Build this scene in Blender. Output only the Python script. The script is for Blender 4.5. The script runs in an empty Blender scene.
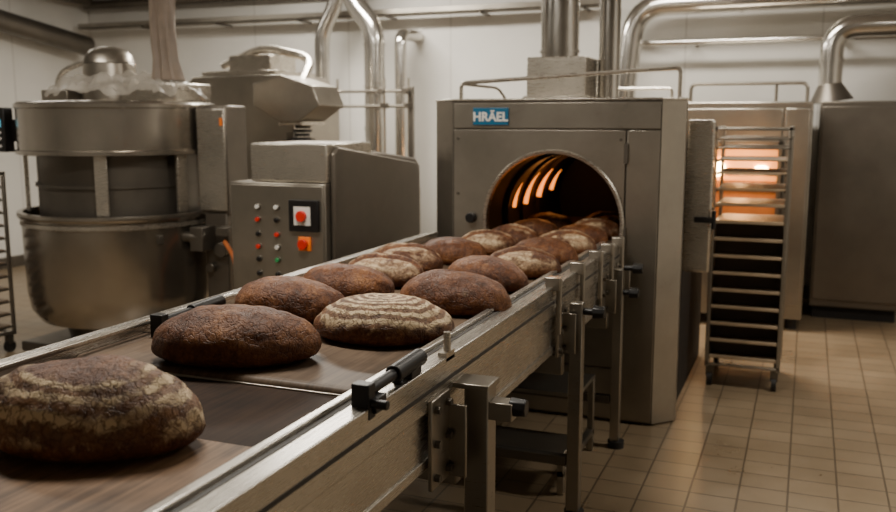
import bpy, bmesh, math, random
from mathutils import Vector, Matrix, noise
random.seed(4)
SC = bpy.context.scene
COL = SC.collection
V = Vector

# ------------------------------------------------------------------ materials
def newmat(name):
    m = bpy.data.materials.new(name); m.use_nodes = True
    nt = m.node_tree; b = nt.nodes['Principled BSDF']
    return m, nt, b

def math_(nt, op, a, b=None, clamp=False, c=None):
    n = nt.nodes.new('ShaderNodeMath'); n.operation = op; n.use_clamp = clamp
    for i, s in enumerate((a, b, c)):
        if s is None: continue
        if isinstance(s, (int, float)): n.inputs[i].default_value = s
        else: nt.links.new(s, n.inputs[i])
    return n.outputs[0]

def ramp(nt, fac, stops):
    r = nt.nodes.new('ShaderNodeValToRGB')
    e = r.color_ramp.elements
    while len(e) < len(stops): e.new(0.5)
    for i, (p, c) in enumerate(stops):
        e[i].position = p; e[i].color = (c[0], c[1], c[2], 1)
    nt.links.new(fac, r.inputs[0])
    return r.outputs[0]

def coords(nt, scale=(1, 1, 1), kind='Object'):
    tc = nt.nodes.new('ShaderNodeTexCoord')
    mp = nt.nodes.new('ShaderNodeMapping')
    mp.inputs['Scale'].default_value = scale
    nt.links.new(tc.outputs[kind], mp.inputs[0])
    return mp.outputs[0]

def tex_noise(nt, vec, scale, detail=4, rough=0.5):
    n = nt.nodes.new('ShaderNodeTexNoise')
    n.inputs['Scale'].default_value = scale
    n.inputs['Detail'].default_value = detail
    n.inputs['Roughness'].default_value = rough
    nt.links.new(vec, n.inputs['Vector'])
    return n.outputs['Fac']

def bump(nt, b, h, strength=0.3, dist=0.01):
    n = nt.nodes.new('ShaderNodeBump')
    n.inputs['Strength'].default_value = strength
    n.inputs['Distance'].default_value = dist
    nt.links.new(h, n.inputs['Height'])
    nt.links.new(n.outputs[0], b.inputs['Normal'])

def metal(name, c, rough=0.33, met=0.9, stretch=(3, 3, 60), var=0.12):
    m, nt, b = newmat(name)
    f = tex_noise(nt, coords(nt, stretch), 6, 3)
    g = tex_noise(nt, coords(nt), 2.2, 5, .6)
    d = tuple(x * (1 - var * 1.6) for x in c); e = tuple(min(1, x * (1 + var)) for x in c)
    nt.links.new(ramp(nt, g, [(0.3, d), (0.7, e)]), b.inputs['Base Color'])
    b.inputs['Metallic'].default_value = met
    r = math_(nt, 'MULTIPLY_ADD', f, 0.16, c=rough - 0.08)
    r2 = math_(nt, 'MULTIPLY_ADD', g, 0.14, c=-0.07)
    nt.links.new(math_(nt, 'ADD', r, r2), b.inputs['Roughness'])
    bump(nt, b, f, 0.04, 0.002)
    return m

def plain(name, c, rough=0.5, met=0.0, emit=None, es=0):
    m, nt, b = newmat(name)
    g = tex_noise(nt, coords(nt), 12, 4)
    nt.links.new(ramp(nt, g, [(0.3, tuple(x * .85 for x in c)), (0.7, tuple(min(1, x * 1.1) for x in c))]), b.inputs['Base Color'])
    b.inputs['Roughness'].default_value = rough
    b.inputs['Metallic'].default_value = met
    if emit:
        b.inputs['Emission Color'].default_value = (*emit, 1)
        b.inputs['Emission Strength'].default_value = es
    return m

STEEL = metal('stainless_steel', (.385, .350, .298), .32, .92)
STEEL_L = metal('stainless_light', (.58, .535, .465), .28, .9)
STEEL_D = metal('stainless_dark', (.165, .147, .123), .40, .82)
STEEL_H = metal('stainless_horizontal', (.42, .382, .33), .22, .95, (60, 60, 2))
STEEL_B = metal('steel_brown', (.175, .152, .125), .38, .78)
DUCT = metal('galvanised_duct', (.64, .615, .57), .18, .97, (40, 40, 2))
ALU = metal('aluminium_profile', (.62, .585, .525), .28, .9, (60, 2, 60))
BLACK = plain('black_plastic', (.007, .006, .006), .4)
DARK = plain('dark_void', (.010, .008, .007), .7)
RACK_SHADE = plain('rack_gap_shade', (.085, .055, .032), .6)  # dim brown of the shaded gaps between trays, put in as colour
RUBBER = plain('rubber', (.018, .016, .015), .6)
RED = plain('red_button', (.6, .02, .01), .35)
ORANGE = plain('orange_plate', (.9, .2, .01), .4)
WHITE = plain('white_plastic', (.7, .68, .63), .4)
GREEN = plain('green_button', (.03, .25, .08), .4)
BLUE = plain('blue_sign', (.010, .11, .21), .4)
SCREEN = plain('display', (.02, .05, .07), .2, 0, (.2, .8, 1), .6)
TRAY = plain('tray_brown', (.20, .13, .075), .5, .2)
TRAYE = plain('tray_edge', (.52, .40, .27), .45, .3)
FLAME = plain('burner_glow', (.6, .15, .02), .5, 0, (1, .25, .028), 2.6)
BULB = plain('bulb', (1, .8, .5), .5, 0, (1, .64, .28), 70)
WINGLOW = plain('oven_window_glow', (.6, .25, .07), .4, 0, (1, .36, .07), 1.0)
CEIL = plain('ceiling_paint', (.33, .32, .30), .8)
SEAM = plain('seam', (.05, .045, .04), .6)
BAG = plain('bag_cloth', (.22, .17, .13), .5)

def film():
    m, nt, b = newmat('plastic_film')
    b.inputs['Base Color'].default_value = (.5, .46, .40, 1)
    b.inputs['Roughness'].default_value = .3
    b.inputs['Alpha'].default_value = .42
    return m
FILM = film()

def beltmat(name, c1, c2, rough=.42, spec=.5):
    m, nt, b = newmat(name)
    f = tex_noise(nt, coords(nt, (30, 1.2, 1)), 3, 5, .6)
    g = tex_noise(nt, coords(nt, (2, 2, 2)), 3, 4)
    h = math_(nt, 'MULTIPLY', g, .5)
    k = math_(nt, 'MULTIPLY_ADD', f, .5, c=h)
    nt.links.new(ramp(nt, k, [(.38, c1), (.62, c2)]), b.inputs['Base Color'])
    b.inputs['Roughness'].default_value = rough
    b.inputs['Specular IOR Level'].default_value = spec
    bump(nt, b, f, .15, .002)
    return m
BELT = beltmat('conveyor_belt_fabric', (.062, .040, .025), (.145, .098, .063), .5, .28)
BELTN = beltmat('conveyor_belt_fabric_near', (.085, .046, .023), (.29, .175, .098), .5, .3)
BELTD = beltmat('dark_rubber_belt', (.013, .0065, .0035), (.038, .020, .011), .65, .12)

def crust(name, flour, inner, seed, freq=44.0, ringmin=.16, amp=.32, cut=None):
    m, nt, b = newmat(name)
    tc = nt.nodes.new('ShaderNodeTexCoord')
    oi = nt.nodes.new('ShaderNodeObjectInfo')
    off = nt.nodes.new('ShaderNodeVectorMath'); off.operation = 'ADD'
    nt.links.new(tc.outputs['Object'], off.inputs[0])
    nt.links.new(math_(nt, 'MULTIPLY', oi.outputs['Random'], 7.0), off.inputs[1])
    P = off.outputs[0]
    n1 = tex_noise(nt, P, 9, 6, .6)
    n2 = tex_noise(nt, P, 95, 5, .7)
    n3 = tex_noise(nt, P, 28, 6, .7)
    mixn = math_(nt, 'ADD', math_(nt, 'MULTIPLY', n1, .40), math_(nt, 'ADD', math_(nt, 'MULTIPLY', n2, .30), math_(nt, 'MULTIPLY', n3, .30)))
    col = ramp(nt, mixn, [(.38, (.036, .0105, .003)), (.48, (.098, .031, .0085)), (.57, (.19, .072, .021)), (.66, (.36, .17, .062))])
    vo = nt.nodes.new('ShaderNodeTexVoronoi'); vo.feature = 'DISTANCE_TO_EDGE'
    vo.inputs['Scale'].default_value = 40
    dist = nt.nodes.new('ShaderNodeVectorMath'); dist.operation = 'MULTIPLY_ADD'
    nn = nt.nodes.new('ShaderNodeTexNoise'); nn.inputs['Scale'].default_value = 30
    nt.links.new(P, nn.inputs['Vector'])
    nt.links.new(nn.outputs['Color'], dist.inputs[0]); dist.inputs[1].default_value = (.05, .05, .05)
    nt.links.new(P, dist.inputs[2])
    nt.links.new(dist.outputs[0], vo.inputs['Vector'])
    crack = math_(nt, 'MULTIPLY', vo.outputs['Distance'], 14, True)
    mp = nt.nodes.new('ShaderNodeMapping'); mp.inputs['Scale'].default_value = (4.6, 7.0, 0)
    nt.links.new(tc.outputs['Object'], mp.inputs[0])
    ln = nt.nodes.new('ShaderNodeVectorMath'); ln.operation = 'LENGTH'
    nt.links.new(mp.outputs[0], ln.inputs[0])
    L = ln.outputs['Value']
    wob = math_(nt, 'ADD', math_(nt, 'MULTIPLY', n3, 3.0), math_(nt, 'MULTIPLY', n1, 4.0))
    s = math_(nt, 'SINE', math_(nt, 'ADD', math_(nt, 'MULTIPLY', L, freq), wob))
    ringf = math_(nt, 'ADD', math_(nt, 'MULTIPLY_ADD', s, amp, c=.5), math_(nt, 'MULTIPLY_ADD', n2, 1.2, c=-.6))
    ring = ramp(nt, ringf, [(.36, (ringmin,) * 3), (.66, (1, 1, 1))])
    patch = ramp(nt, math_(nt, 'ADD', math_(nt, 'MULTIPLY', tex_noise(nt, P, 6 + seed, 3, .6), .7), math_(nt, 'MULTIPLY', n3, .3)),
                 [(.60 - flour * .22, (0, 0, 0)), (.68 - flour * .18, (1, 1, 1))])
    mask = math_(nt, 'MULTIPLY', ring, patch)
    if inner > 0:
        Ln = math_(nt, 'ADD', L, math_(nt, 'MULTIPLY_ADD', n1, .8, c=-.4))
        mask = math_(nt, 'MULTIPLY', mask, ramp(nt, Ln, [(inner, (.0, .0, .0)), (min(1, inner + .10), (1, 1, 1))]))
    sx = nt.nodes.new('ShaderNodeSeparateXYZ'); nt.links.new(tc.outputs['Object'], sx.inputs[0])
    zz = math_(nt, 'ADD', sx.outputs['Z'], math_(nt, 'MULTIPLY_ADD', n3, .06, c=-.03))
    mask = math_(nt, 'MULTIPLY', mask, ramp(nt, zz, [(.035, (0, 0, 0)), (.065, (1, 1, 1))]))
    mask = math_(nt, 'MULTIPLY', mask, math_(nt, 'MULTIPLY_ADD', crack, .6, c=.4))
    if cut:
        # flour is torn open along the two scored slashes
        sl = math_(nt, 'MULTIPLY', math_(nt, 'SINE', math_(nt, 'MULTIPLY', sx.outputs['X'], 9.5)), .03)
        for o0 in (-.034, .026):
            d = math_(nt, 'ABSOLUTE', math_(nt, 'SUBTRACT', math_(nt, 'SUBTRACT', sx.outputs['Y'], sl), o0))
            d = math_(nt, 'ADD', d, math_(nt, 'MULTIPLY_ADD', n3, .02, c=-.01))
            mask = math_(nt, 'MULTIPLY', mask, ramp(nt, d, [(.010, (0, 0, 0)), (.020, (1, 1, 1))]))
    mask = math_(nt, 'MULTIPLY', mask, .2 + .75 * flour, True)
    mix = nt.nodes.new('ShaderNodeMix'); mix.data_type = 'RGBA'
    nt.links.new(mask, mix.inputs[0])
    nt.links.new(col, mix.inputs[6]); mix.inputs[7].default_value = (.74, .58, .37, 1)
    mc = nt.nodes.new('ShaderNodeMix'); mc.data_type = 'RGBA'; mc.blend_type = 'MULTIPLY'
    mc.inputs[0].default_value = .5
    nt.links.new(mix.outputs[2], mc.inputs[6])
    nt.links.new(ramp(nt, crack, [(0, (.42, .34, .28)), (1, (1, 1, 1))]), mc.inputs[7])
    nt.links.new(mc.outputs[2], b.inputs['Base Color'])
    nt.links.new(math_(nt, 'MULTIPLY_ADD', mask, .30, c=.48), b.inputs['Roughness'])
    b.inputs['Specular IOR Level'].default_value = .32
    h = math_(nt, 'ADD', math_(nt, 'MULTIPLY', n2, 1.0), math_(nt, 'MULTIPLY', crack, .35))
    h = math_(nt, 'ADD', h, math_(nt, 'MULTIPLY', mask, .4))
    h = math_(nt, 'ADD', h, math_(nt, 'MULTIPLY', n3, 1.2))
    bump(nt, b, h, .75, .005)
    return m
CR_PLAIN = crust('rye_crust_plain', .12, 0, 0)
CR_RING = crust('rye_crust_ringed', 1.0, 0, 1, 46, .12, .34)
CR_EDGE = crust('rye_crust_floured_edge', 1.0, .50, 2, 38, .12, .34)
CR_MIX = crust('rye_crust_mixed', .72, 0, 3, 34, .45, .24, True)

def floor_mat():
    m, nt, b = newmat('floor_tiles')
    v = coords(nt)
    br = nt.nodes.new('ShaderNodeTexBrick')
    br.offset = 0.0
    nt.links.new(v, br.inputs['Vector'])
    br.inputs['Scale'].default_value = 1
    br.inputs['Brick Width'].default_value = .20
    br.inputs['Row Height'].default_value = .16
    br.inputs['Mortar Size'].default_value = .005
    br.inputs['Mortar Smooth'].default_value = .3
    br.inputs['Color1'].default_value = (.275, .205, .128, 1)
    br.inputs['Color2'].default_value = (.315, .238, .152, 1)
    br.inputs['Mortar'].default_value = (.13, .095, .060, 1)
    g = tex_noise(nt, v, 1.3, 6, .6)
    mx = nt.nodes.new('ShaderNodeMix'); mx.data_type = 'RGBA'; mx.blend_type = 'MULTIPLY'; mx.inputs[0].default_value = .8
    nt.links.new(br.outputs['Color'], mx.inputs[6])
    nt.links.new(ramp(nt, g, [(.3, (.58, .55, .51)), (.65, (1, 1, 1))]), mx.inputs[7])
    nt.links.new(mx.outputs[2], b.inputs['Base Color'])
    nt.links.new(ramp(nt, g, [(.3, (.24, .24, .24)), (.7, (.46, .46, .46))]), b.inputs['Roughness'])
    bump(nt, b, math_(nt, 'SUBTRACT', 1, br.outputs['Fac']), .4, .004)
    return m
FLOOR = floor_mat()

def wall_mat():
    m, nt, b = newmat('wall_panels')
    v = coords(nt)
    sx = nt.nodes.new('ShaderNodeSeparateXYZ'); nt.links.new(v, sx.inputs[0])
    a = math_(nt, 'ADD', sx.outputs['X'], sx.outputs['Y'])
    f = math_(nt, 'FRACT', math_(nt, 'MULTIPLY', math_(nt, 'ADD', a, 50), 1 / 1.15))
    line = math_(nt, 'LESS_THAN', f, .012)
    g = tex_noise(nt, v, 1.1, 5)
    mx = nt.nodes.new('ShaderNodeMix'); mx.data_type = 'RGBA'
    nt.links.new(line, mx.inputs[0])
    nt.links.new(ramp(nt, g, [(.3, (.62, .605, .56)), (.7, (.74, .72, .675))]), mx.inputs[6])
    mx.inputs[7].default_value = (.50, .48, .44, 1)
    nt.links.new(mx.outputs[2], b.inputs['Base Color'])
    b.inputs['Roughness'].default_value = .42
    return m
WALL = wall_mat()

# ------------------------------------------------------------------ builders
class Part:
    def __init__(s, name, mat, bev=0.0):
        s.name, s.mat, s.bev = name, mat, bev
        s.bm = bmesh.new()
    def box(s, a, b, rz=0, rx=0):
        lo = V([min(a[i], b[i]) for i in range(3)]); hi = V([max(a[i], b[i]) for i in range(3)])
        c = (lo + hi) / 2; d = hi - lo
        M = Matrix.Translation(c) @ Matrix.Rotation(rz, 4, 'Z') @ Matrix.Rotation(rx, 4, 'X') @ Matrix.Diagonal((d.x, d.y, d.z, 1))
        bmesh.ops.create_cube(s.bm, size=1, matrix=M); return s
    def cyl(s, p0, p1, r0, r1=None, seg=24):
        if r1 is None: r1 = r0
        p0, p1 = V(p0), V(p1); d = p1 - p0
        M = Matrix.Translation((p0 + p1) / 2) @ d.to_track_quat('Z', 'Y').to_matrix().to_4x4()
        bmesh.ops.create_cone(s.bm, cap_ends=True, segments=seg, radius1=r0, radius2=r1, depth=d.length, matrix=M); return s
    def lathe(s, c, prof, seg=64):
        rings = []
        for r, z in prof:
            if r < 1e-5: rings.append([s.bm.verts.new((c[0], c[1], z))])
            else: rings.append([s.bm.verts.new((c[0] + r * math.cos(2 * math.pi * i / seg), c[1] + r * math.sin(2 * math.pi * i / seg), z)) for i in range(seg)])
        for A, B in zip(rings, rings[1:]):
            for i in range(seg):
                j = (i + 1) % seg
                if len(A) == 1 and len(B) == 1: continue
                if len(A) == 1: s.bm.faces.new((A[0], B[j], B[i]))
                elif len(B) == 1: s.bm.faces.new((A[i], A[j], B[0]))
                else: s.bm.faces.new((A[i], A[j], B[j], B[i]))
        return s
    def prism(s, poly, z0, z1, axis='Z', skip=()):
        def P(p, h):
            if axis == 'Z': return (p[0], p[1], h)
            if axis == 'X': return (h, p[0], p[1])
            return (p[0], h, p[1])
        A = [s.bm.verts.new(P(p, z0)) for p in poly]; B = [s.bm.verts.new(P(p, z1)) for p in poly]
        n = len(poly)
        for i in range(n):
            if i in skip: continue
            j = (i + 1) % n; s.bm.faces.new((A[i], A[j], B[j], B[i]))
        s.bm.faces.new(A[::-1]); s.bm.faces.new(B); return s
    def pipe(s, pts, r, seg=16, bend=0.15, cap=True):
        pts = [V(p) for p in pts]; path = [pts[0]]
        for i in range(1, len(pts) - 1):
            a = (pts[i - 1] - pts[i]); b = (pts[i + 1] - pts[i])
            k = min(bend, a.length * .45, b.length * .45)
            p0 = pts[i] + a.normalized() * k; p1 = pts[i] + b.normalized() * k
            for t in range(9):
                t /= 8; path.append(p0 * (1 - t) ** 2 + pts[i] * 2 * t * (1 - t) + p1 * t * t)
        path.append(pts[-1])
        rings = []; nrm = None
        for i, p in enumerate(path):
            t = (path[min(i + 1, len(path) - 1)] - path[max(i - 1, 0)]).normalized()
            if nrm is None:
                nrm = t.orthogonal().normalized()
            else:
                nrm = (nrm - t * nrm.dot(t)).normalized()
            bn = t.cross(nrm)
            rings.append([s.bm.verts.new(p + (nrm * math.cos(2 * math.pi * j / seg) + bn * math.sin(2 * math.pi * j / seg)) * (r(i / (len(path) - 1)) if callable(r) else r)) for j in range(seg)])
        for A, B in zip(rings, rings[1:]):
            for j in range(seg):
                k = (j + 1) % seg; s.bm.faces.new((A[j], A[k], B[k], B[j]))
        if cap:
            s.bm.faces.new(rings[0][::-1]); s.bm.faces.new(rings[-1])
        return s
    def plate_hole(s, x0, x1, z0, z1, cx, cz, r, y0, y1):
        ang = [2 * math.pi * i / 72 for i in range(72)] + [math.atan2(z - cz, x - cx) % (2 * math.pi) for x in (x0, x1) for z in (z0, z1)]
        ang = sorted(ang); inn = {}; out = {}
        for y in (y0, y1):
            inn[y] = []; out[y] = []
            for a in ang:
                c, q = math.cos(a), math.sin(a)
                t = 1e9
                if c > 1e-9: t = min(t, (x1 - cx) / c)
                if c < -1e-9: t = min(t, (x0 - cx) / c)
                if q > 1e-9: t = min(t, (z1 - cz) / q)
                if q < -1e-9: t = min(t, (z0 - cz) / q)
                inn[y].append(s.bm.verts.new((cx + r * c, y, cz + r * q)))
                out[y].append(s.bm.verts.new((cx + t * c, y, cz + t * q)))
        n = len(ang)
        for i in range(n):
            j = (i + 1) % n
            for q in ((inn[y0][i], inn[y0][j], out[y0][j], out[y0][i]), (out[y1][i], out[y1][j], inn[y1][j], inn[y1][i]),
                      (inn[y1][i], inn[y1][j], inn[y0][j], inn[y0][i]), (out[y0][i], out[y0][j], out[y1][j], out[y1][i])):
                try: s.bm.faces.new(q)
                except ValueError: pass
        bmesh.ops.remove_doubles(s.bm, verts=s.bm.verts, dist=1e-5)
        return s

def finish(bm, name, mat, bev=0, parent=None, origin=V((0, 0, 0)), angle=35):
    bmesh.ops.recalc_face_normals(bm, faces=bm.faces)
    me = bpy.data.meshes.new(name)
    bmesh.ops.translate(bm, verts=bm.verts, vec=-origin)
    bm.to_mesh(me); bm.free()
    for p in me.polygons: p.use_smooth = True
    me.set_sharp_from_angle(angle=math.radians(angle))
    me.materials.append(mat)
    ob = bpy.data.objects.new(name, me); COL.objects.link(ob)
    if parent: ob.parent = parent
    else: ob.location = origin
    if bev:
        m = ob.modifiers.new('bevel', 'BEVEL'); m.width = bev; m.segments = 2; m.limit_method = 'ANGLE'; m.angle_limit = math.radians(40)
    return ob

class Group:
    def __init__(s, name, loc):
        s.e = bpy.data.objects.new(name, None); s.e.location = loc; s.e.empty_display_size = .1
        COL.objects.link(s.e); s.loc = V(loc); s.parts = []
    def part(s, name, mat, bev=0.0):
        p = Part(name, mat, bev); s.parts.append(p); return p
    def done(s):
        for p in s.parts:
            finish(p.bm, p.name, p.mat, p.bev, s.e, s.loc)
        return s.e

def single(name, mat, fn, origin, bev=0):
    p = Part(name, mat, bev); fn(p); return finish(p.bm, name, mat, bev, None, V(origin))

# ------------------------------------------------------------------ room
X0, X1, Y0, Y1, ZC = -8.0, 3.2, -2.2, 8.6, 3.25
single('floor', FLOOR, lambda p: p.box((X0, Y0, -.1), (X1, Y1, 0)), (0, 0, 0))
single('ceiling', CEIL, lambda p: p.box((X0, Y0, ZC), (X1, Y1, ZC + .1)), (0, 0, 0))
single('wall_back', WALL, lambda p: p.box((X0 - .1, Y1, -.1), (X1 + .1, Y1 + .1, ZC + .1)), (0, 0, 0))
single('wall_left', WALL, lambda p: p.box((X0 - .1, Y0, -.1), (X0, Y1, ZC + .1)), (0, 0, 0))
single('wall_right', WALL, lambda p: p.box((X1, Y0, -.1), (X1 + .1, Y1, ZC + .1)), (0, 0, 0))
single('wall_front', WALL, lambda p: p.box((X0 - .1, Y0 - .1, -.1), (X1 + .1, Y0, ZC + .1)), (0, 0, 0))
single('baseboard_back', STEEL_D, lambda p: p.box((X0, Y1 - .02, 0), (X1, Y1, .12)), (0, 0, 0))
single('baseboard_left', STEEL_D, lambda p: p.box((X0, Y0, 0), (X0 + .02, Y1 - .02, .12)), (0, 0, 0))
single('ceiling_beam', STEEL_D, lambda p: p.box((X0 + .02, 7.9, 2.92), (X0 + .3, 1.0, 3.25)), (0, 0, 0), .005)

# ------------------------------------------------------------------ conveyor
RX = -0.86
G = Group('bakery_conveyor', (-1.43, 2.4, 0))
p = G.part('belt_far', BELT, .004); p.box((-1.885, 1.915, .925), (-.965, 4.60, .95)); p.cyl((-1.885, 1.915, .9275), (-.965, 1.915, .9275), .0225)
p = G.part('belt_near', BELTN, .004); p.box((-1.885, -.9, .925), (-.965, 1.47, .95)); p.cyl((-1.885, 1.47, .9275), (-.965, 1.47, .9275), .0225)
G.part('belt_transfer', BELTD).box((-1.885, 1.50, .90), (-.965, 1.885, .932))
p = G.part('transfer_nose_bar', STEEL, .002); p.box((-1.885, 1.888, .915), (-.965, 1.900, .936))
G.part('belt_return', RUBBER).box((-1.87, -.9, .70), (-.98, 4.55, .712))
p = G.part('belt_into_oven', BELT); p.box((-1.56, 4.60, .925), (-.92, 6.0, .945))
p = G.part('rail_right', ALU, .003)
p.box((-.962, -.9, .925), (-.940, 4.60, .985))
p.box((-.940, -.9, .925), (-.900, 4.60, .972))
p.box((-.900, -.9, .87), (RX, 4.60, .982))
p = G.part('rail_right_lower', ALU, .003)
p.box((-.955, -.9, .715), (-.875, 4.60, .735)); p.box((-.885, -.9, .735), (-.872, 4.60, .865))
p.box((-.905, -.9, .715), (-.866, 4.60, .745))
p = G.part('rail_groove', SEAM); p.box((-.938, -.9, .971), (-.925, 4.6, .9735)); p.box((RX - .002, -.9, .918), (RX + .0015, 4.60, .928))
p = G.part('rail_left', ALU, .003)
p.box((-1.91, -.9, .925), (-1.888, 4.60, .985)); p.box((-1.97, -.9, .87), (-1.91, 4.6, .975)); p.box((-1.96, -.9, .715), (-1.90, 4.6, .87))
p = G.part('guide_rods', STEEL_L)
p.cyl((-1.86, -.5, .99), (-1.86, 2.62, .99), .011)
for y in (0.4, 1.3, 2.2): p.cyl((-1.86, y, .99), (-1.93, y, .95), .007, seg=12)
def clamp(p, x, y, dz=0):
    p.box((x - .022, y, .965 + dz), (x + .022, y + .035, 1.045 + dz)); p.box((x - .03, y + .02, .975 + dz), (x + .03, y + .075, 1.01 + dz))
    p.cyl((x, y + .03, 1.02 + dz), (x, y + .34, 1.025 + dz), .014)
    p.cyl((x, y + .17, 1.022 + dz), (x, y + .33, 1.026 + dz), .022); p.cyl((x, y + .2, 1.0 + dz), (x, y + .2, .97 + dz), .012)
    p.box((x - .018, y + .24, .975 + dz), (x + .018, y + .30, 1.02 + dz)); p.cyl((x + .02, y + .018, 1.0 + dz), (x + .06, y + .018, 1.0 + dz), .011)
p = G.part('clamp_levers', BLACK, .003); clamp(p, -.880, 1.69, -.010); clamp(p, -1.81, 2.15, -.025)
p = G.part('clamp_pins', STEEL_L); p.cyl((-.870, 2.18, .96), (-.870, 2.18, 1.045), .010); p.box((-.885, 2.15, .97), (-.86, 2.21, .993))
p = G.part('legs', STEEL, .004)
for y, w in ((2.25, .070), (3.41, .052), (4.27, .045), (.2, .075)):
    for x in (RX + .025, -1.985 - w):
        p.box((x, y - w / 2, .03), (x + w, y + w / 2, .895))
for y in (.2, 2.25, 3.41, 4.27):
    p.box((-1.98, y - .03, .60), (RX, y + .01, .68))
q = G.part('cross_braces', STEEL_D, .004)
for y in (.2, 2.25, 3.41, 4.27):
    q.box((-1.98, y - .02, .22), (RX + .02, y + .02, .26))
q.box((-1.46, .2, .22), (-1.42, 4.27, .26)); q.box((-2.04, .2, .20), (-2.00, 4.27, .24))
p = G.part('leg_feet', RUBBER)
for y in (.2, 2.25, 3.41, 4.27):
    for x in (-.805, -2.02): p.cyl((x, y, 0), (x, y, .035), .04)
p = G.part('brackets', STEEL, .003)
q = G.part('bolts', STEEL_D)
for y, z0, w in ((2.02, .66, .13), (3.27, .70, .09), (4.05, .70, .10), (4.42, .72, .08), (1.0, .7, .1)):
    p.box((RX, y, z0), (RX + .012, y + w, .90))
    p.box((RX, y + w - .012, z0), (RX + .06, y + w, .86))
    for a in (.2, .8):
        for h in (.12, .5, .88):
            zz = z0 + (.90 - z0) * h
            q.cyl((RX + .01, y + w * a, zz), (RX + .026, y + w * a, zz), .011, seg=6)
p.box((-.70, 2.22, .80), (-.772, 2.28, .85)); p.box((RX, 2.20, .885), (-.76, 2.30, .90))
for y in (3.22, 3.60, 3.95, 4.2, 4.45):
    p.box((RX - .03, y, .97), (RX + .025, y + .045, 1.02)); p.cyl((RX + .02, y + .02, .80), (RX + .02, y + .02, 1.02), .011)
p = G.part('black_knobs', BLACK, .003)
for y, z, L in ((2.25, .835, .06), (3.41, .86, .045), (4.27, .90, .045), (4.27, .78, .03)):
    x = -.772 if y < 3 else -.79
    p.cyl((x, y, z), (x + L, y, z), .014); p.cyl((x + L, y, z), (x + L + .045, y, z), .028, .024, 8)
p = G.part('rollers', STEEL_D)
y = -.7
while y < 4.5:
    p.cyl((-1.9, y, .88), (-.95, y, .88), .025); y += .32
p = G.part('side_skirt', STEEL_D); p.box((-1.90, -.9, .40), (-1.885, 4.5, .72))
p = G.part('drive_motor', STEEL_D, .005)
p.cyl((-1.5, 3.0, .5), (-1.15, 3.0, .5), .09); p.box((-1.2, 2.9, .4), (-1.05, 3.1, .62)); p.box((-1.4, 2.95, .55), (-1.3, 3.05, .7))
G.done()

# ------------------------------------------------------------------ loaves
def loaf(x, y, a, b, h, rot, mat, seed, cut=False, z=.95):
    bm = bmesh.new(); nu, nv = 96, 48; rings = []
    for j in range(nv + 1):
        t = -math.pi / 2 + math.pi * j / nv
        row = []
        for i in range(nu):
            u = 2 * math.pi * i / nu
            s_ = math.sin(t)
            ct = max(0, math.cos(t)) ** (.55 if t < 0 else .94)
            cu, su = math.cos(u), math.sin(u)
            X = a * ct * cu; Y = b * ct * su * (1 - .12 * cu * cu)
            if s_ > 0: Z = h * .25 + h * .75 * (s_ ** .95)
            else: Z = h * .25 * (1 - min(1, (-s_) ** .9 * 1.2))
            k = 1 + .07 * noise.noise(V((X * 7, Y * 7, Z * 7 + seed * 9))) + .03 * noise.noise(V((X * 24, Y * 24, seed * 5 + Z * 24))) + .010 * noise.noise(V((X * 60, Y * 60, seed * 5 + Z * 60)))
            Z2 = Z * k
            X *= (1 + .06 * noise.noise(V((cu, su, seed)))) * k; Y *= k
            if cut and s_ > .2:
                for o0 in (-.034, .026):
                    off = Y - .03 * math.sin(X * 9.5) - o0
                    Z2 -= .010 * math.exp(-(off / .010) ** 2) * max(0, 1 - (X / a) ** 4)
                    Z2 += .006 * math.exp(-((off - .020) / .012) ** 2) * max(0, 1 - (X / a) ** 4)
            row.append(bm.verts.new((X, Y, Z2)))
            if j in (0, nv): break
        rings.append(row)
    for A, B in zip(rings, rings[1:]):
        for i in range(nu):
            k = (i + 1) % nu
            if len(A) == 1: bm.faces.new((A[0], B[k], B[i]))
            elif len(B) == 1: bm.faces.new((A[i], A[k], B[0]))
            else: bm.faces.new((A[i], A[k], B[k], B[i]))
    mn = min(v.co.z for v in bm.verts)
    for v in bm.verts: v.co.z -= mn
    ob = finish(bm, 'rye_bread_loaf', mat, 0, None, V((0, 0, 0)), 80)
    ob.location = (x, y, z); ob.rotation_euler = (0, 0, math.radians(rot))
    return ob
L = [
 (-1.335, 1.375, .234, .152, .172, 12, CR_EDGE, False),
 (-1.435, 2.035, .234, .142, .152, 18, CR_PLAIN, False),
 (-1.165, 2.40, .218, .146, .130, 14, CR_RING, False),
 (-1.575, 2.53, .195, .130, .138, 8, CR_PLAIN, False),
 (-1.11, 2.86, .212, .135, .134, -4, CR_PLAIN, False),
 (-1.575, 2.93, .185, .125, .125, 5, CR_PLAIN, False),
 (-1.555, 3.21, .178, .122, .120, -5, CR_MIX, True),
 (-1.145, 3.28, .178, .118, .125, -8, CR_PLAIN, False),
 (-1.60, 3.52, .170, .118, .118, 5, CR_MIX, True),
 (-1.100, 3.61, .165, .118, .120, 5, CR_MIX, True),
 (-1.50, 3.83, .165, .112, .114, 10, CR_PLAIN, False),
 (-1.095, 3.94, .160, .112, .118, -10, CR_PLAIN, False),
 (-1.44, 4.13, .155, .107, .114, 0, CR_MIX, True),
 (-1.08, 4.26, .155, .107, .118, 8, CR_MIX, True),
 (-1.40, 4.42, .150, .105, .114, -6, CR_MIX, True),
 (-1.08, 4.58, .145, .105, .115, 5, CR_PLAIN, False),
 (-1.39, 4.78, .150, .100, .11, 5, CR_PLAIN, False),
 (-1.08, 4.94, .145, .100, .11, -5, CR_MIX, True),
 (-1.40, 5.12, .150, .100, .11, 0, CR_PLAIN, False),
 (-1.09, 5.32, .145, .100, .11, 10, CR_MIX, True),
]
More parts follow.
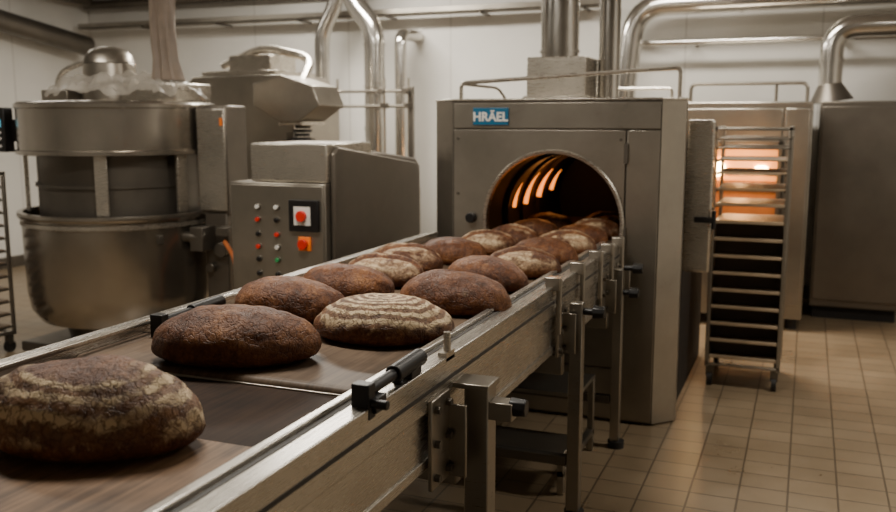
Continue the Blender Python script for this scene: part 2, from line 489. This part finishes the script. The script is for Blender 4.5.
for i, (x, y, a, b, h, r, m, c) in enumerate(L):
    loaf(x, y, a, b, h, r, m, i + 1.3, c, .946 if y > 4.7 else .951)

# ------------------------------------------------------------------ main oven
OY = 4.64
G = Group('tunnel_oven', (-1.25, 5.4, 0))
CX, CZ, R = -1.247, 1.06, .37
p = G.part('body', STEEL)
p.prism([(-1.82, OY), (-.69, OY), (-.585, OY + .11), (-.585, 4.80), (-.80, 4.86), (-.80, 6.3), (-1.98, 6.3), (-1.98, OY + .16)], .01, 1.70, skip=(0,))
p = G.part('front_frame', STEEL_D)
p.plate_hole(-1.82, -.69, .01, 1.70, CX, CZ, R, OY, OY + .01)
p = G.part('front_panel', STEEL, .004)
p.plate_hole(-1.805, -.868, .30, 1.548, CX, CZ, R + .004, OY - .014, OY)
p.box((-.858, OY - .014, .02), (-.695, OY, 1.548)); p.box((-1.805, OY - .014, 1.556), (-.695, OY, 1.69)); p.box((-1.805, OY - .014, .02), (-.868, OY, .292))
p = G.part('top_trim', STEEL_L, .003)
p.prism([(-1.822, OY - .01), (-.688, OY - .01), (-.58, OY + .105), (-.58, 4.805), (-.795, 4.865), (-.795, 6.3), (-1.985, 6.3), (-1.985, OY + .155)], 1.70, 1.712)
p = G.part('mouth_collar', STEEL_L)
ns = 72
prof = [(R - .004, OY + .02), (R - .004, OY - .03), (R + .010, OY - .034), (R + .016, OY - .028), (R + .016, OY - .012)]
rings = [[p.bm.verts.new((CX + r * math.cos(2 * math.pi * i / ns), yy, CZ + r * math.sin(2 * math.pi * i / ns))) for i in range(ns)] for r, yy in prof]
for A, B in zip(rings, rings[1:]):
    for i in range(ns): p.bm.faces.new((A[i], A[(i + 1) % ns], B[(i + 1) % ns], B[i]))
p = G.part('tunnel_lining', plain('dark_lining_steel', (.020, .013, .009), .6, .3))  # lining in an even near-black steel colour
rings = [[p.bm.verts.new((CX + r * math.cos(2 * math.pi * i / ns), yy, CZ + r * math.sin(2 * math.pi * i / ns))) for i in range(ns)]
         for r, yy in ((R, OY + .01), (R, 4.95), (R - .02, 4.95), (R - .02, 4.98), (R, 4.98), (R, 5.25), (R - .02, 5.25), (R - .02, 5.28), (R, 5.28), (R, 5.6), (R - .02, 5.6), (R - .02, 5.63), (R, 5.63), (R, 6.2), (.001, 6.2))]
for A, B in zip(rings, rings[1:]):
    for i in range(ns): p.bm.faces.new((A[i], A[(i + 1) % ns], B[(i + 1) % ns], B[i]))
p = G.part('burner_flames', FLAME)
for y, a0, a1, rr in ((5.02, 148, 174, .011), (5.25, 138, 174, .015), (5.52, 136, 170, .017), (5.80, 140, 166, .014)):
    pts = []
    for k in range(11):
        q_ = k / 10
        a = math.radians(a0 + (a1 - a0) * q_); r_ = R - .035
        pts.append((CX + r_ * math.cos(a), y, CZ + r_ * math.sin(a)))
    p.pipe(pts, (lambda rr: (lambda f: rr * (.12 + .88 * min(1, f * 1.15))))(rr), 8, .005)
p = G.part('door_knob', BLACK, .003); p.cyl((-1.70, OY - .014, 1.07), (-1.70, OY - .05, 1.07), .03, .026)
p = G.part('panel_screws', STEEL_D)
for x in (-1.78, -.89):
    for z in (.5, .85, 1.2, 1.5): p.cyl((x, OY - .013, z), (x, OY - .02, z), .008, seg=12)
p.box((-.872, OY - .03, .95), (-.852, OY - .012, 1.05)); p.box((-.872, OY - .03, 1.38), (-.852, OY - .012, 1.48))
p = G.part('side_door_panel', STEEL_L, .012); p.box((-.605, 4.98, .78), (-.465, 5.04, 1.60))
p = G.part('side_door_latch', BLACK, .003); p.box((-.55, 4.95, 1.055), (-.44, 4.98, 1.085)); p.cyl((-.45, 4.97, 1.02), (-.45, 4.97, 1.12), .012)
p = G.part('side_door_arm', STEEL_D); p.box((-.80, 5.0, .85), (-.60, 5.03, 1.5))
p = G.part('side_shade_block', DARK); p.box((-.80, 5.1, .015), (-.62, 6.2, .9))  # near-black block painted in for the shaded space beside the oven
p = G.part('top_rail', STEEL_L)
p.pipe([(-1.80, 4.72, 1.71), (-1.80, 4.72, 1.80), (-.63, 4.80, 1.865), (-.63, 4.80, 1.71)], .011, 10, .03)
p.pipe([(-1.80, 4.72, 1.795), (-1.68, 5.0, 1.78), (-1.66, 5.1, 1.71)], .008, 8, .04)
p.pipe([(-1.80, 6.1, 1.71), (-1.80, 6.1, 1.80), (-.85, 6.1, 1.80), (-.85, 6.1, 1.71)], .010, 10, .03)
p = G.part('flue_box', STEEL_L, .006); p.box((-1.60, 5.30, 1.71), (-1.24, 5.66, 1.97)); p.box((-1.62, 5.28, 1.712), (-1.22, 5.68, 1.74))
p = G.part('flue_pipes', DUCT)
p.cyl((-1.44, 5.46, 1.97), (-1.44, 5.46, ZC), .115, seg=40); p.cyl((-1.17, 5.62, 1.71), (-1.17, 5.62, ZC), .065, seg=32)
for z in (2.0, 2.32, 2.64): p.cyl((-1.44, 5.46, z), (-1.44, 5.46, z + .015), .123, seg=40)
SXX = -1.592; SZZ = 1.618
p = G.part('sign_plate', BLUE, .003); p.box((SXX - .1, OY - .026, SZZ - .046), (SXX + .1, OY - .014, SZZ + .046))
e = G.done()
cu = bpy.data.curves.new('sign_text', 'FONT'); cu.body = 'HRÄEL'; cu.size = .066; cu.extrude = .001; cu.offset = .002; cu.align_x = 'CENTER'; cu.align_y = 'CENTER'
t = bpy.data.objects.new('sign_text', cu); COL.objects.link(t); t.parent = e
t.location = V((SXX, OY - .028, SZZ - .004)) - V((-1.25, 5.4, 0)); t.rotation_euler = (math.pi / 2, 0, 0); cu.materials.append(WHITE)

# ------------------------------------------------------------------ rack
def rack(x0, x1, y0, y1, h, first, n, top_open):
    G = Group('bakery_rack', ((x0 + x1) / 2, (y0 + y1) / 2, 0))
    p = G.part('frame', STEEL, .003); w = .022
    for x in (x0, x1 - w):
        for y in (y0, y1 - w): p.box((x, y, .12), (x + w, y + w, h))
        for z in (.13, h - w): p.box((x, y0, z), (x + w, y1, z + w))
    for y in (y0, y1 - w):
        for z in ((.13, h - w, h - .075, h - .13) if top_open else (.13, h - w)): p.box((x0, y, z), (x1, y + w, z + .014))
    q = G.part('trays', TRAY, .002); r = G.part('tray_edges', TRAYE, .002); s = G.part('runners', STEEL_D)
    zs = [first - i * (first - .18) / (n - 1) for i in range(n)]
    if top_open: zs += [first + .095, first + .19, first + .265]
    for z in zs:
        q.box((x0 + .03, y0 + .015, z), (x1 - .03, y1 - .02, z + .008))
        r.box((x0 + .024, y0 + .002, z - .002), (x1 - .024, y0 + .014, z + (.017 if z <= first else .010)))
        for x in (x0 + .02, x1 - .032): s.box((x, y0 + .02, z - .012), (x + .012, y1 - .02, z))
    if top_open:
        top = first - .13
        b = G.part('gap_shade_sheets', RACK_SHADE); b.box((x0 + .022, y0 + (y1 - y0) * .25, .15), (x1 - .022, y0 + (y1 - y0) * .25 + .008, top + .02))  # added sheets inside the rack, coloured as the shade between trays
        b.box((x0 + .005, y0 + .03, .15), (x0 + .012, y1 - .03, top + .02))
        b.box((x1 - .012, y0 + .03, .15), (x1 - .005, y1 - .03, top + .02))
    c = G.part('casters', RUBBER); d = G.part('caster_forks', STEEL_D, .002)
    for x in (x0 + .03, x1 - .03):
        for y in (y0 + .04, y1 - .04):
            c.cyl((x - .014, y, .042), (x + .014, y, .042), .042); d.box((x - .022, y - .02, .06), (x + .022, y + .02, .125))
    G.done()
rack(-.515, -.085, 5.50, 6.02, 1.56, 1.10, 10, True)
rack(-5.57, -5.06, 4.12, 4.58, 1.25, 1.15, 12, False)

# ------------------------------------------------------------------ rear ovens
G = Group('deck_oven', (-.4, 7.7, 0))
p = G.part('body', STEEL, .01); p.box((-1.0, 7.2, .09), (.02, 8.4, 1.73))
p = G.part('door_panels', STEEL, .006); p.box((-.17, 7.185, .2), (0, 7.2, 1.68)); p.box((-.97, 7.185, .2), (-.19, 7.2, .80)); p.box((-.97, 7.185, 1.44), (-.19, 7.2, 1.68))
p = G.part('window_frame', STEEL_D, .003)
for z in (.82, 1.41): p.box((-.95, 7.15, z), (-.18, 7.2, z + .03))
for x in (-.95, -.21): p.box((x, 7.15, .82), (x + .03, 7.2, 1.44))
for z in (1.06, 1.18, 1.29): p.box((-.92, 7.155, z), (-.21, 7.165, z + .012))
G.part('window_glow', WINGLOW).box((-.92, 7.185, 1.14), (-.21, 7.198, 1.38))
G.part('window_lower', plain('oven_window_dim', (.3, .11, .03), .4, 0, (1, .28, .05), .12)).box((-.92, 7.185, .85), (-.21, 7.198, 1.14))
p = G.part('oven_lamps', BULB)
for x, r, s in ((-.645, .055, 1.2), (-.32, .018, 2.6)): bmesh.ops.create_uvsphere(p.bm, u_segments=20, v_segments=12, radius=r, matrix=Matrix.Translation((x, 7.165, 1.235)) @ Matrix.Diagonal((s, .5, 1.2, 1)))
p = G.part('feet', RUBBER)
for x in (-.85, -.05):
    for y in (7.3, 8.3): p.cyl((x, y, 0), (x, y, .095), .04)
p = G.part('top_rail', STEEL); p.pipe([(-.88, 7.35, 1.73), (-.88, 7.35, 1.87), (-.03, 7.35, 1.87), (-.03, 7.35, 1.73)], .014, 10, .05)
p.pipe([(-.25, 7.35, 1.73), (-.25, 7.35, 1.87)], .012, 10)
G.done()
G = Group('proofing_cabinet', (.4, 8.1, 0))
p = G.part('body', STEEL_B, .01); p.box((.07, 7.75, .10), (.74, 8.45, 1.74))
p = G.part('door', STEEL_B, .006); p.box((.09, 7.73, .16), (.72, 7.75, 1.70))
p = G.part('plinth', DARK); p.box((.1, 7.8, 0), (.71, 8.4, .10))
G.done()

# ------------------------------------------------------------------ ducts
G = Group('ventilation_duct', (0, 8.2, 2.5))
p = G.part('main_run', DUCT); p.pipe([(3.1, 8.15, 2.62), (-1.48, 8.15, 2.58), (-1.60, 8.15, 1.2)], .095, 28, .28)
for x in (-.6, .6, 1.8): p.cyl((x, 8.15, 2.59 + (x + .6) * .007), (x + .03, 8.15, 2.59 + (x + .6) * .007), .105, seg=28)
p.pipe([(2.0, 8.3, 2.27), (-1.45, 8.3, 2.27), (-1.5, 8.58, 2.27)], .028, 14, .08)
p = G.part('hangers', STEEL_D)
for x in (-.9, .9, 2.4): p.cyl((x, 8.15, 2.58), (x, 8.15, ZC), .006)
p = G.part('brackets', STEEL_D)
for x in (-1, .2, 1.4): p.box((x, 8.3, 2.25), (x + .02, 8.6, 2.29))
G.done()
G = Group('ventilation_duct', (.2, 8.0, 2))
p = G.part('riser', DUCT); p.pipe([(.13, 8.0, 1.80), (.13, 8.0, 2.33), (3.1, 8.0, 2.36)], .09, 28, .2); p.cyl((.13, 8.0, 2.05), (.13, 8.0, 2.075), .1, seg=28)
p = G.part('hood', STEEL_D); p.cyl((.15, 8.0, 1.74), (.13, 8.0, 1.88), .17, .09, 28)
G.done()
G = Group('ventilation_duct', (-4.2, 8.0, 2))
p = G.part('pipe_large', DUCT); p.pipe([(-4.22, 8.0, ZC), (-4.2, 8.0, 2.76), (-3.95, 8.0, 2.46), (-3.95, 8.0, .9)], .10, 28, .14)
for z in (1.5, 1.9, 2.3): p.cyl((-3.95, 8, z), (-3.95, 8, z + .02), .108, seg=28)
p = G.part('pipe_small', DUCT); p.pipe([(-4.38, 8.1, ZC), (-4.4, 8.1, 2.75), (-4.58, 8.1, 2.45), (-4.58, 8.1, .9)], .075, 24, .14)
p.pipe([(-3.74, 8.58, 2.42), (-3.74, 8.15, 2.42), (-3.74, 8.15, .9)], .06, 20, .12)
p = G.part('floor_box', STEEL, .005); p.box((-4.75, 7.85, 0), (-3.6, 8.3, .92))
G.done()
G = Group('cable_tray', (-4, 8.4, 2.65))
p = G.part('tray', STEEL, .003); p.box((-7.9, 8.32, 2.62), (-1.8, 8.5, 2.635)); p.box((-7.9, 8.32, 2.62), (-1.8, 8.325, 2.68))
p = G.part('cables', STEEL_B); p.cyl((-7.9, 8.4, 2.66), (-1.8, 8.4, 2.66), .022); p.cyl((-7.9, 8.45, 2.9), (-1.8, 8.45, 2.9), .05)
p = G.part('brackets', STEEL_D)
for x in (-7, -6, -5, -4, -3, -2): p.box((x, 8.32, 2.60), (x + .02, 8.6, 2.62)); p.cyl((x, 8.45, 2.9), (x, 8.45, ZC), .006)
G.done()
G = Group('ventilation_duct', (-7.7, 7.6, 2.5))
p = G.part('wall_duct', STEEL_D); p.pipe([(-7.8, 5.5, 2.86), (-7.8, 7.14, 2.60), (-7.75, 8.3, 2.42)], .11, 24, .2)
p.pipe([(-7.8, 5.0, 3.1), (-7.8, 8.4, 2.95)], .07, 20, .2)
G.done()
G = Group('wall_valve_manifold', (-4.0, 7.8, 1.8))
p = G.part('pipes', STEEL)
for z in (1.72, 1.86): p.pipe([(-4.55, 7.8, z), (-3.45, 7.8, z)], .014, 10)
for x in (-4.45, -4.25, -3.75, -3.5): p.pipe([(x, 7.8, 1.0), (x, 7.8, 1.98)], .012, 10)
p = G.part('valves', STEEL_D, .003)
for x in (-4.45, -4.25, -3.75, -3.5): p.box((x - .03, 7.76, 1.70), (x + .03, 7.84, 1.75)); p.cyl((x, 7.76, 1.86), (x, 7.7, 1.86), .03)
p = G.part('stand', STEEL_D, .003); p.box((-4.55, 7.78, 0), (-4.51, 7.82, 1.9)); p.box((-3.49, 7.78, 0), (-3.45, 7.82, 1.9))
G.done()

# ------------------------------------------------------------------ spiral mixer
MX, MY = -4.44, 5.0
G = Group('dough_mixer', (MX, MY, 0))
p = G.part('bowl', STEEL_H)
p.lathe((MX, MY), [(0, .22), (.46, .22), (.57, .25), (.625, .33), (.645, .45), (.655, .95), (.675, .955), (.68, .97), (.675, .99), (.64, .99), (.635, .5), (0, .4)], 80)
p = G.part('inner_guard', STEEL_D); p.lathe((MX, MY), [(.53, .55), (.535, .98), (.535, 1.40)], 80)
p.lathe((MX, MY), [(.55, 1.16), (.55, 1.18)], 80)
p = G.part('lid_drum', STEEL_H)
p.lathe((MX, MY), [(.5, 1.37), (.645, 1.37), (.66, 1.375), (.66, 1.40), (.645, 1.405), (.645, 1.67), (.655, 1.675), (.655, 1.70), (.63, 1.715), (.3, 1.73), (0, 1.735)], 80)
p = G.part('lid_uprights', STEEL_L, .004)
for a in (222, 300, 150, 60, 350):
    a = math.radians(a); c = (MX + .60 * math.cos(a), MY + .60 * math.sin(a))
    p.box((c[0] - .04, c[1] - .012, .99), (c[0] + .04, c[1] + .012, 1.38), rz=a + math.pi / 2)
p = G.part('bowl_band', STEEL_L); p.lathe((MX, MY), [(.655, .90), (.664, .905), (.664, .93), (.655, .935)], 80)
p = G.part('pedestal', STEEL_D, .01); p.cyl((MX, MY, .04), (MX, MY, .23), .38, .42, 48); p.box((MX - .5, MY - .5, .03), (MX + .88, MY + .5, .10))
p = G.part('feet', RUBBER)
for x in (MX - .4, MX + .78):
    for y in (MY - .4, MY + .4): p.cyl((x, y, 0), (x, y, .035), .05)
p = G.part('column', STEEL_B, .012); p.box((-3.74, 4.98, .08), (-3.56, 5.22, 1.00)); p.box((-3.77, 4.98, .97), (-3.545, 5.22, 1.69)); p.box((-4.15, 5.1, 1.40), (-3.76, 5.2, 1.66))
p = G.part('column_side_panel', STEEL_L, .006); p.box((-3.765, 4.965, 1.00), (-3.55, 4.98, 1.67))
p = G.part('column_fittings', STEEL_D, .004)
p.cyl((-3.90, 4.85, .83), (-3.66, 4.88, .83), .035); p.box((-3.76, 4.84, .74), (-3.66, 5.0, .90)); p.box((-3.95, 4.66, .80), (-3.86, 4.85, .86))
p.cyl((-3.60, 4.94, .74), (-3.60, 4.98, .74), .05); p.box((-3.60, 4.90, .84), (-3.50, 5.0, .90)); p.cyl((-3.68, 4.93, .62), (-3.68, 4.98, .62), .03)
p = G.part('warning_sticker', ORANGE); p.box((-3.58, 4.961, 1.56), (-3.56, 4.965, 1.61))
p = G.part('motor_housing', STEEL, .008); p.cyl((MX - .05, MY, 1.73), (MX - .05, MY, 1.98), .19, .17, 40); p.lathe((MX - .05, MY), [(.17, 1.98), (.155, 2.03), (.12, 2.07), (.05, 2.09), (0, 2.09)], 40)
p.box((MX - .48, MY - .2, 1.72), (MX - .25, MY + .2, 1.80)); p.cyl((MX - .05, MY, 1.84), (MX - .05, MY, 1.87), .205, seg=40)
p = G.part('gear_cover', STEEL_L, .01); p.box((MX + .12, MY - .1, 1.72), (MX + .56, MY + .3, 1.84)); p.pipe([(MX - .45, MY - .1, 1.76), (MX - .40, MY - .1, 1.92), (MX - .2, MY - .05, 2.0), (MX - .05, MY, 1.95)], .018, 10, .1)
p = G.part('control_box', BLACK, .006); p.box((-5.22, 4.60, 1.38), (-5.06, 4.68, 1.68)); p.box((-5.10, 4.66, 1.45), (-4.98, 4.75, 1.6))
p = G.part('control_display', SCREEN); p.box((-5.19, 4.596, 1.55), (-5.09, 4.60, 1.60))
p = G.part('control_buttons', WHITE)
for z in (1.42, 1.47, 1.51):
    for x in (-5.18, -5.14, -5.10): p.cyl((x, 4.60, z), (x, 4.59, z), .010, seg=12)
p = G.part('hydraulic_hose', plain('orange_hose', (.45, .12, .03), .5)); p.pipe([(-3.55, 4.93, .80), (-3.38, 4.8, .72), (-3.22, 4.6, .4), (-3.26, 4.6, .02)], .014, 10, .15)
p = G.part('plastic_cover', FILM)
n = 60; grid = []
for i in range(n):
    row = []
    for j in range(n):
        u = i / (n - 1) * 2 - 1; v = j / (n - 1) * 2 - 1
        r = math.hypot(u, v)
        x = MX + .06 + u * .54; y = MY + .02 + v * .42
        z = 1.75 + .16 * max(0, 1 - r * .95) ** .6 + .06 * noise.noise(V((u * 3.2, v * 3.2, 2))) + .08 * abs(noise.noise(V((u * 5, v * 5, 5)))) * (1.3 - r * .5)
        row.append(p.bm.verts.new((x, y, max(1.742, z))))
    grid.append(row)
for i in range(n - 1):
    for j in range(n - 1):
        if math.hypot(i / (n - 1) * 2 - 1, j / (n - 1) * 2 - 1) < 1.08:
            p.bm.faces.new((grid[i][j], grid[i + 1][j], grid[i + 1][j + 1], grid[i][j + 1]))
bmesh.ops.delete(p.bm, geom=[v for v in p.bm.verts if not v.link_faces], context='VERTS')
G.done()
def sock(p):
    seg, m = 28, 50; rings = []
    for k in range(m + 1):
        z = 1.86 + (ZC - 1.86) * k / m
        r = .080 if z > 2.0 else .080 + (2.0 - z) * .2
        rings.append([p.bm.verts.new((-4.04 + .03 * math.sin(z * 5) + (r + .03 * noise.noise(V((math.cos(2 * math.pi * i / seg) * 2, math.sin(2 * math.pi * i / seg) * 2, z * 3)))) * math.cos(2 * math.pi * i / seg),
                                      5.05 + r * math.sin(2 * math.pi * i / seg) * (1 + .2 * math.sin(i * 1.7)), z)) for i in range(seg)])
    for A, B in zip(rings, rings[1:]):
        for i in range(seg): p.bm.faces.new((A[i], A[(i + 1) % seg], B[(i + 1) % seg], B[i]))
single('flour_sock', BAG, sock, (-4.04, 5.05, 1.86))

# ------------------------------------------------------------------ control cabinet
G = Group('dough_divider_cabinet', (-2.67, 4.8, 0))
p = G.part('control_body', STEEL, .006); p.box((-2.975, 4.20, .10), (-2.375, 4.55, 1.262))
p = G.part('upper_block', STEEL_L, .008); p.box((-2.85, 4.22, 1.266), (-2.372, 4.75, 1.475))
p = G.part('rear_body', STEEL_B, .012)
p.prism([(4.556, .12), (5.42, .12), (5.45, .5), (5.45, 1.30), (5.38, 1.355), (4.76, 1.42), (4.556, 1.262)], -3.0, -2.365, 'X')
p = G.part('side_cover', STEEL_B, .01)
p.prism([(4.25, .5), (5.35, .5), (5.40, .56), (5.40, 1.27), (5.34, 1.33), (4.85, 1.39), (4.30, 1.46), (4.25, 1.42)], -2.372, -2.345, 'X')
p = G.part('latch', BLACK, .002); p.cyl((-2.36, 4.95, .75), (-2.33, 4.95, .75), .025); p.box((-2.34, 4.92, .74), (-2.32, 5.05, .76))
p = G.part('panel_door', STEEL, .004); p.box((-2.965, 4.19, .14), (-2.385, 4.20, 1.25))
p = G.part('screen_bezel', BLACK, .003); p.box((-2.585, 4.17, 1.005), (-2.405, 4.19, 1.175))
p = G.part('screen_label', WHITE); p.box((-2.55, 4.166, 1.04), (-2.45, 4.171, 1.14))
p = G.part('red_switch', RED, .002); p.cyl((-2.50, 4.166, 1.09), (-2.50, 4.145, 1.09), .03)
p = G.part('emergency_stop_plate', ORANGE, .002); p.box((-2.535, 4.18, .90), (-2.46, 4.19, .975))
p = G.part('emergency_stop', RED, .002); p.cyl((-2.497, 4.18, .938), (-2.497, 4.15, .938), .024, .028)
pp = {}
k = 0
for i, x in enumerate((-2.79, -2.67)):
    for j, z in enumerate((1.13, 1.06, .98, .91, .84, .76)):
        m = [WHITE, RED, BLACK, RED, BLACK, BLACK, WHITE, BLACK, RED, WHITE, GREEN, BLACK][k]; k += 1
        if m.name not in pp: pp[m.name] = G.part('buttons_' + m.name, m, .001)
        pp[m.name].cyl((x, 4.19, z), (x, 4.172, z), .012, seg=16)
        if 'bz' not in pp: pp['bz'] = G.part('button_bezels', STEEL_D, .001)
        pp['bz'].cyl((x, 4.19, z), (x, 4.184, z), .018, seg=16)
p = G.part('feet', RUBBER)
for x in (-2.93, -2.43):
    for y in (4.28, 5.3): p.cyl((x, y, 0), (x, y, .125), .03)
G.done()
G = Group('flour_hopper', (-4.0, 6.5, 0))
p = G.part('tank', STEEL, .012); p.prism([(-4.80, .5), (-3.90, .5), (-3.80, 1.0), (-3.80, 1.80), (-3.92, 1.95), (-4.75, 1.95), (-4.80, 1.9)], 6.25, 7.0, 'Y')
p = G.part('lid', STEEL_L, .006); p.box((-4.7, 6.3, 1.95), (-4.0, 6.95, 1.99)); p.box((-4.5, 6.4, 1.99), (-4.1, 6.8, 2.12))
p = G.part('legs', STEEL_D, .004)
for x in (-4.75, -3.95):
    for y in (6.3, 6.9): p.box((x, y, 0), (x + .06, y + .06, .55))
p.box((-3.72, 6.0, 0), (-3.66, 6.06, 1.5)); p.box((-3.72, 6.0, 1.4), (-3.5, 6.06, 1.46))
p = G.part('chute', STEEL, .006)
p.prism([(-3.86, 1.86), (-3.62, 1.92), (-3.36, 1.84), (-3.30, 1.70), (-3.48, 1.58), (-3.64, 1.58), (-3.86, 1.70)], 5.78, 6.16, 'Y')
p = G.part('chute_flange', STEEL_L, .004); p.box((-3.66, 5.80, 1.555), (-3.46, 6.14, 1.585))
p = G.part('outlet_hose', RUBBER)
for k in range(12): p.cyl((-3.56 - k * .004, 5.98, 1.555 - k * .03), (-3.56 - k * .004, 5.98, 1.533 - k * .03), .06 + (k % 2) * .012, seg=20)
p = G.part('feeder_pipe', STEEL_L)
p.pipe([(-4.7, 6.6, 2.05), (-4.3, 6.6, 2.20), (-3.7, 6.4, 2.08), (-3.60, 6.05, 1.88)], .035, 14, .2)
G.done()
G = Group('work_table', (-2.4, 5.8, 0))
p = G.part('top', STEEL_L, .005); p.box((-2.75, 5.55, .68), (-2.1, 6.1, .72))
p = G.part('legs', STEEL_D, .003)
for x in (-2.73, -2.16):
    for y in (5.57, 6.04): p.box((x, y, 0), (x + .04, y + .04, .68))
p.box((-2.73, 5.57, .2), (-2.12, 6.08, .22))
G.done()
G = Group('step_stool', (-1.0, 4.0, 0))
p = G.part('treads', STEEL, .004); p.box((-1.40, 3.85, .36), (-.90, 4.2, .38)); p.box((-1.40, 3.60, .17), (-.90, 3.84, .19))
p = G.part('frame', STEEL, .003)
for x in (-1.40, -.93):
    p.box((x, 3.85, 0), (x + .03, 3.88, .36)); p.box((x, 4.17, 0), (x + .03, 4.2, .36)); p.box((x, 3.60, 0), (x + .03, 3.63, .17)); p.box((x, 3.60, .08), (x + .03, 4.2, .11))
G.done()

# ------------------------------------------------------------------ lights
def area(name, loc, sx, sy, power, col=(1, .93, .82)):
    G = Group('ceiling_light', loc)
    p = G.part('housing', WHITE, .003); x, y, z = loc
    p.box((x - sx / 2 - .03, y - sy / 2 - .03, z + .01), (x + sx / 2 + .03, y + sy / 2 + .03, z + .07))
    e = G.done()
    l = bpy.data.lights.new(name, 'AREA'); l.shape = 'RECTANGLE'; l.size = sx; l.size_y = sy; l.energy = power; l.color = col
    o = bpy.data.objects.new('lamp', l); COL.objects.link(o); o.parent = e
for (x, y, w) in ((-1.9, 2.7, 88), (-1.0, 6.9, 84), (-4.4, 3.2, 40), (-4.0, 7.1, 140), (1.4, 4.6, 52), (-6.6, 6.4, 16)):
    area('lamp', (x, y, 3.15), 1.3, .35, w)
l = bpy.data.lights.new('oven_lamp_light', 'POINT'); l.energy = 12; l.color = (1, .5, .18); l.shadow_soft_size = .05
o = bpy.data.objects.new('oven_window_lamp', l); COL.objects.link(o); o.location = (-.45, 6.9, 1.25)
l = bpy.data.lights.new('burner_light', 'POINT'); l.energy = 1.6; l.color = (1, .36, .09); l.shadow_soft_size = .05
o = bpy.data.objects.new('burner_lamp', l); COL.objects.link(o); o.location = (-1.42, 5.40, 1.25)

w = bpy.data.worlds.new('world'); SC.world = w; w.use_nodes = True
w.node_tree.nodes['Background'].inputs[0].default_value = (1, .9, .8, 1); w.node_tree.nodes['Background'].inputs[1].default_value = .05

# ------------------------------------------------------------------ camera
cd = bpy.data.cameras.new('camera'); cam = bpy.data.objects.new('camera', cd); COL.objects.link(cam)
cam.location = (0, 0, 1.61)
cam.rotation_euler = (math.radians(90 - 8.72), 0, math.radians(21.7))
cd.lens = 36 * 900 / 896; cd.sensor_width = 36
cd.dof.use_dof = True; cd.dof.focus_distance = 2.6; cd.dof.aperture_fstop = 3.0
SC.camera = cam
